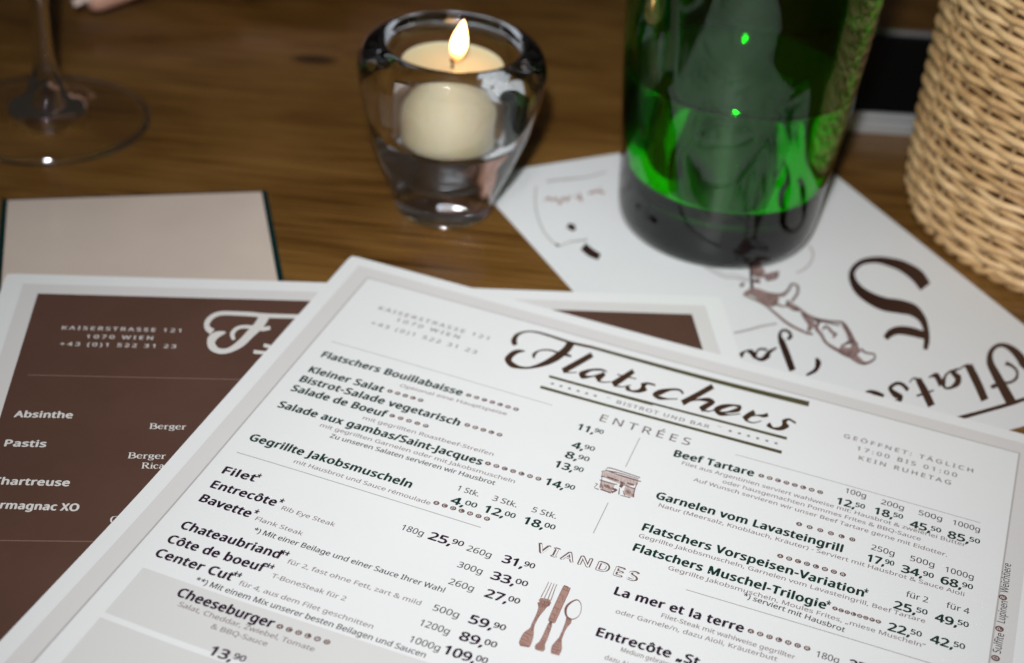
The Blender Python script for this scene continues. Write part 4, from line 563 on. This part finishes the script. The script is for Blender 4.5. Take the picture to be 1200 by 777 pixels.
def rope(z, r, rad, turns, amp):
    for ph in (0, math.pi):
        path = []; n = 360
        for i in range(n):
            th = 2*math.pi*i/n; a = turns*th+ph
            path.append(Vector(((r+amp*math.cos(a))*math.cos(th)*CM, (r+amp*math.cos(a))*math.sin(th)*CM, (z+amp*math.sin(a))*CM)))
        vs, fs = tube(path, rad*CM, 8, True); mesh('border_strand', vs, fs, wick, bk, True)
rope(.26, 7.42, .17, 30, .12); rope(HB+.9, rb(HB)+.05, .22, 30, .18)
lathe('basket_floor', [(0, .32), (7.2, .32), (7.2, .48), (0, .48)], wick, bk, 96, raw=True)

# ------------------------------------------------------------------ black case behind the bottle
kb = empty('black_case', (15.6*CM, 64.55*CM, 0), math.radians(5)); tag(kb, 'flat black case with a silver rim between the bottle and the basket', 'case')
blackg = mat('black_gloss', (.003, .003, .0035), .25, Specular_IOR_Level=.15); silver = mat('silver_rim', (.55, .56, .58), .32, Metallic=.6); greyrim = mat('dull_grey_rim', (.16, .15, .15), .4)
link('body', box(-.058, .075, .0015, .092, 0, .0085, .001), blackg, kb)
link('front_rim', box(-.060, .077, -.0015, .0014, 0, .0062, .0008), silver, kb)
link('front_rim', box(-.060, .077, -.0012, .0014, .0066, .0098, .0006), silver, kb)
link('back_rim', box(-.060, .077, .0922, .0950, 0, .0100, .0008), greyrim, kb)

# ------------------------------------------------------------------ hand at the far left
skin = mat('skin', (.62, .34, .25), .5); P(skin).inputs['Subsurface Weight'].default_value = .15; P(skin).inputs['Subsurface Radius'].default_value = (.006, .002, .001)
sf = noise(skin, coords(skin), 260, 4); bump(skin, sf, .25, .0004)
HA = Vector((-20.9, 68.95, 1.15))      # tip of the foremost finger, cm
def skinned(name, chain_list, parent):
    bm = bmesh.new(); lay = bm.verts.layers.skin.verify(); first = True; seen = {}
    for ch in chain_list:
        prev = None
        for (x, y, z, r) in ch:
            key = (round(x, 3), round(y, 3), round(z, 3))
            if key not in seen:
                v_ = bm.verts.new((x*CM, y*CM, z*CM)); v_[lay].radius = (r*CM, r*CM*.92); seen[key] = v_
                if first: v_[lay].use_root = True; first = False
            v_ = seen[key]
            if prev and prev is not v_: bm.edges.new((prev, v_))
            prev = v_
    me = bpy.data.meshes.new(name); bm.to_mesh(me); bm.free()
    o = link(name, me, skin, parent, True)
    s_ = o.modifiers.new('s', 'SKIN'); s_.use_smooth_shade = True
    u_ = o.modifiers.new('u', 'SUBSURF'); u_.levels = 2; u_.render_levels = 2
    return o
hd = empty('hand', (0, -.0085, 0)); tag(hd, "person's hand with outstretched fingers at the top edge left of the candle", 'hand')
W0 = (-9.2, 79.0, 3.0)
ch = []
knuck = [(-13.9, 73.9, 2.2), (-13.9, 75.6, 2.7), (-13.4, 77.5, 2.8), (-12.7, 79.3, 2.5)]
tips = [(-20.6, 68.35, 1.0), (-22.2, 71.6, 1.15), (-21.6, 74.6, 1.1), (-19.2, 77.6, 1.0)]
rad = [.72, .76, .72, .62]
ch.append([(-5.2, 82.4, 3.2, 2.5), (*W0, 2.1), (-11.5, 77.3, 2.9, 1.9)])
for kx, tp, r_ in zip(knuck, tips, rad):
    L_ = [(-11.5, 77.3, 2.9, 1.9), (*kx, r_*1.35)]
    for i, tt in enumerate((.36, .66, 1.0)):
        L_.append((kx[0]+(tp[0]-kx[0])*tt, kx[1]+(tp[1]-kx[1])*tt, kx[2]+(tp[2]-kx[2])*tt+(.45 if i == 0 else .25 if i == 1 else 0), r_*(1.04, .95, .80)[i]))
    ch.append(L_)
ch.append([(-11.5, 77.3, 2.9, 1.9), (-10.9, 74.6, 2.0, 1.1), (-12.4, 72.6, 1.5, .85), (-14.6, 71.9, 1.2, .72)])
skinned('palm_and_fingers', ch, hd)
nail = mat('fingernail', (.78, .60, .54), .25)
for tp, kx, r_ in zip(tips, knuck, rad):
    d_ = (Vector(kx)-Vector(tp)).normalized(); up_ = Vector((0, 0, 1)); sd = d_.cross(up_).normalized()
    vs, fs = [], []
    for i in range(7):
        for j in range(7):
            a_ = (j-3)/3*.85; l_ = (i/6)*1.05-.62
            wdt = r_*.80*(1 if i > 0 else .8)
            p_ = Vector(tp)+d_*l_+sd*math.sin(a_)*wdt*.8+up_*(math.cos(a_)*r_*.86-.10-.10*abs(i-3)/3)
            vs.append(tuple(p_*CM))
    for i in range(6):
        for j in range(6): q_ = i*7+j; fs.append((q_, q_+1, q_+8, q_+7))
    mesh('fingernail', vs, fs, nail, hd, True)
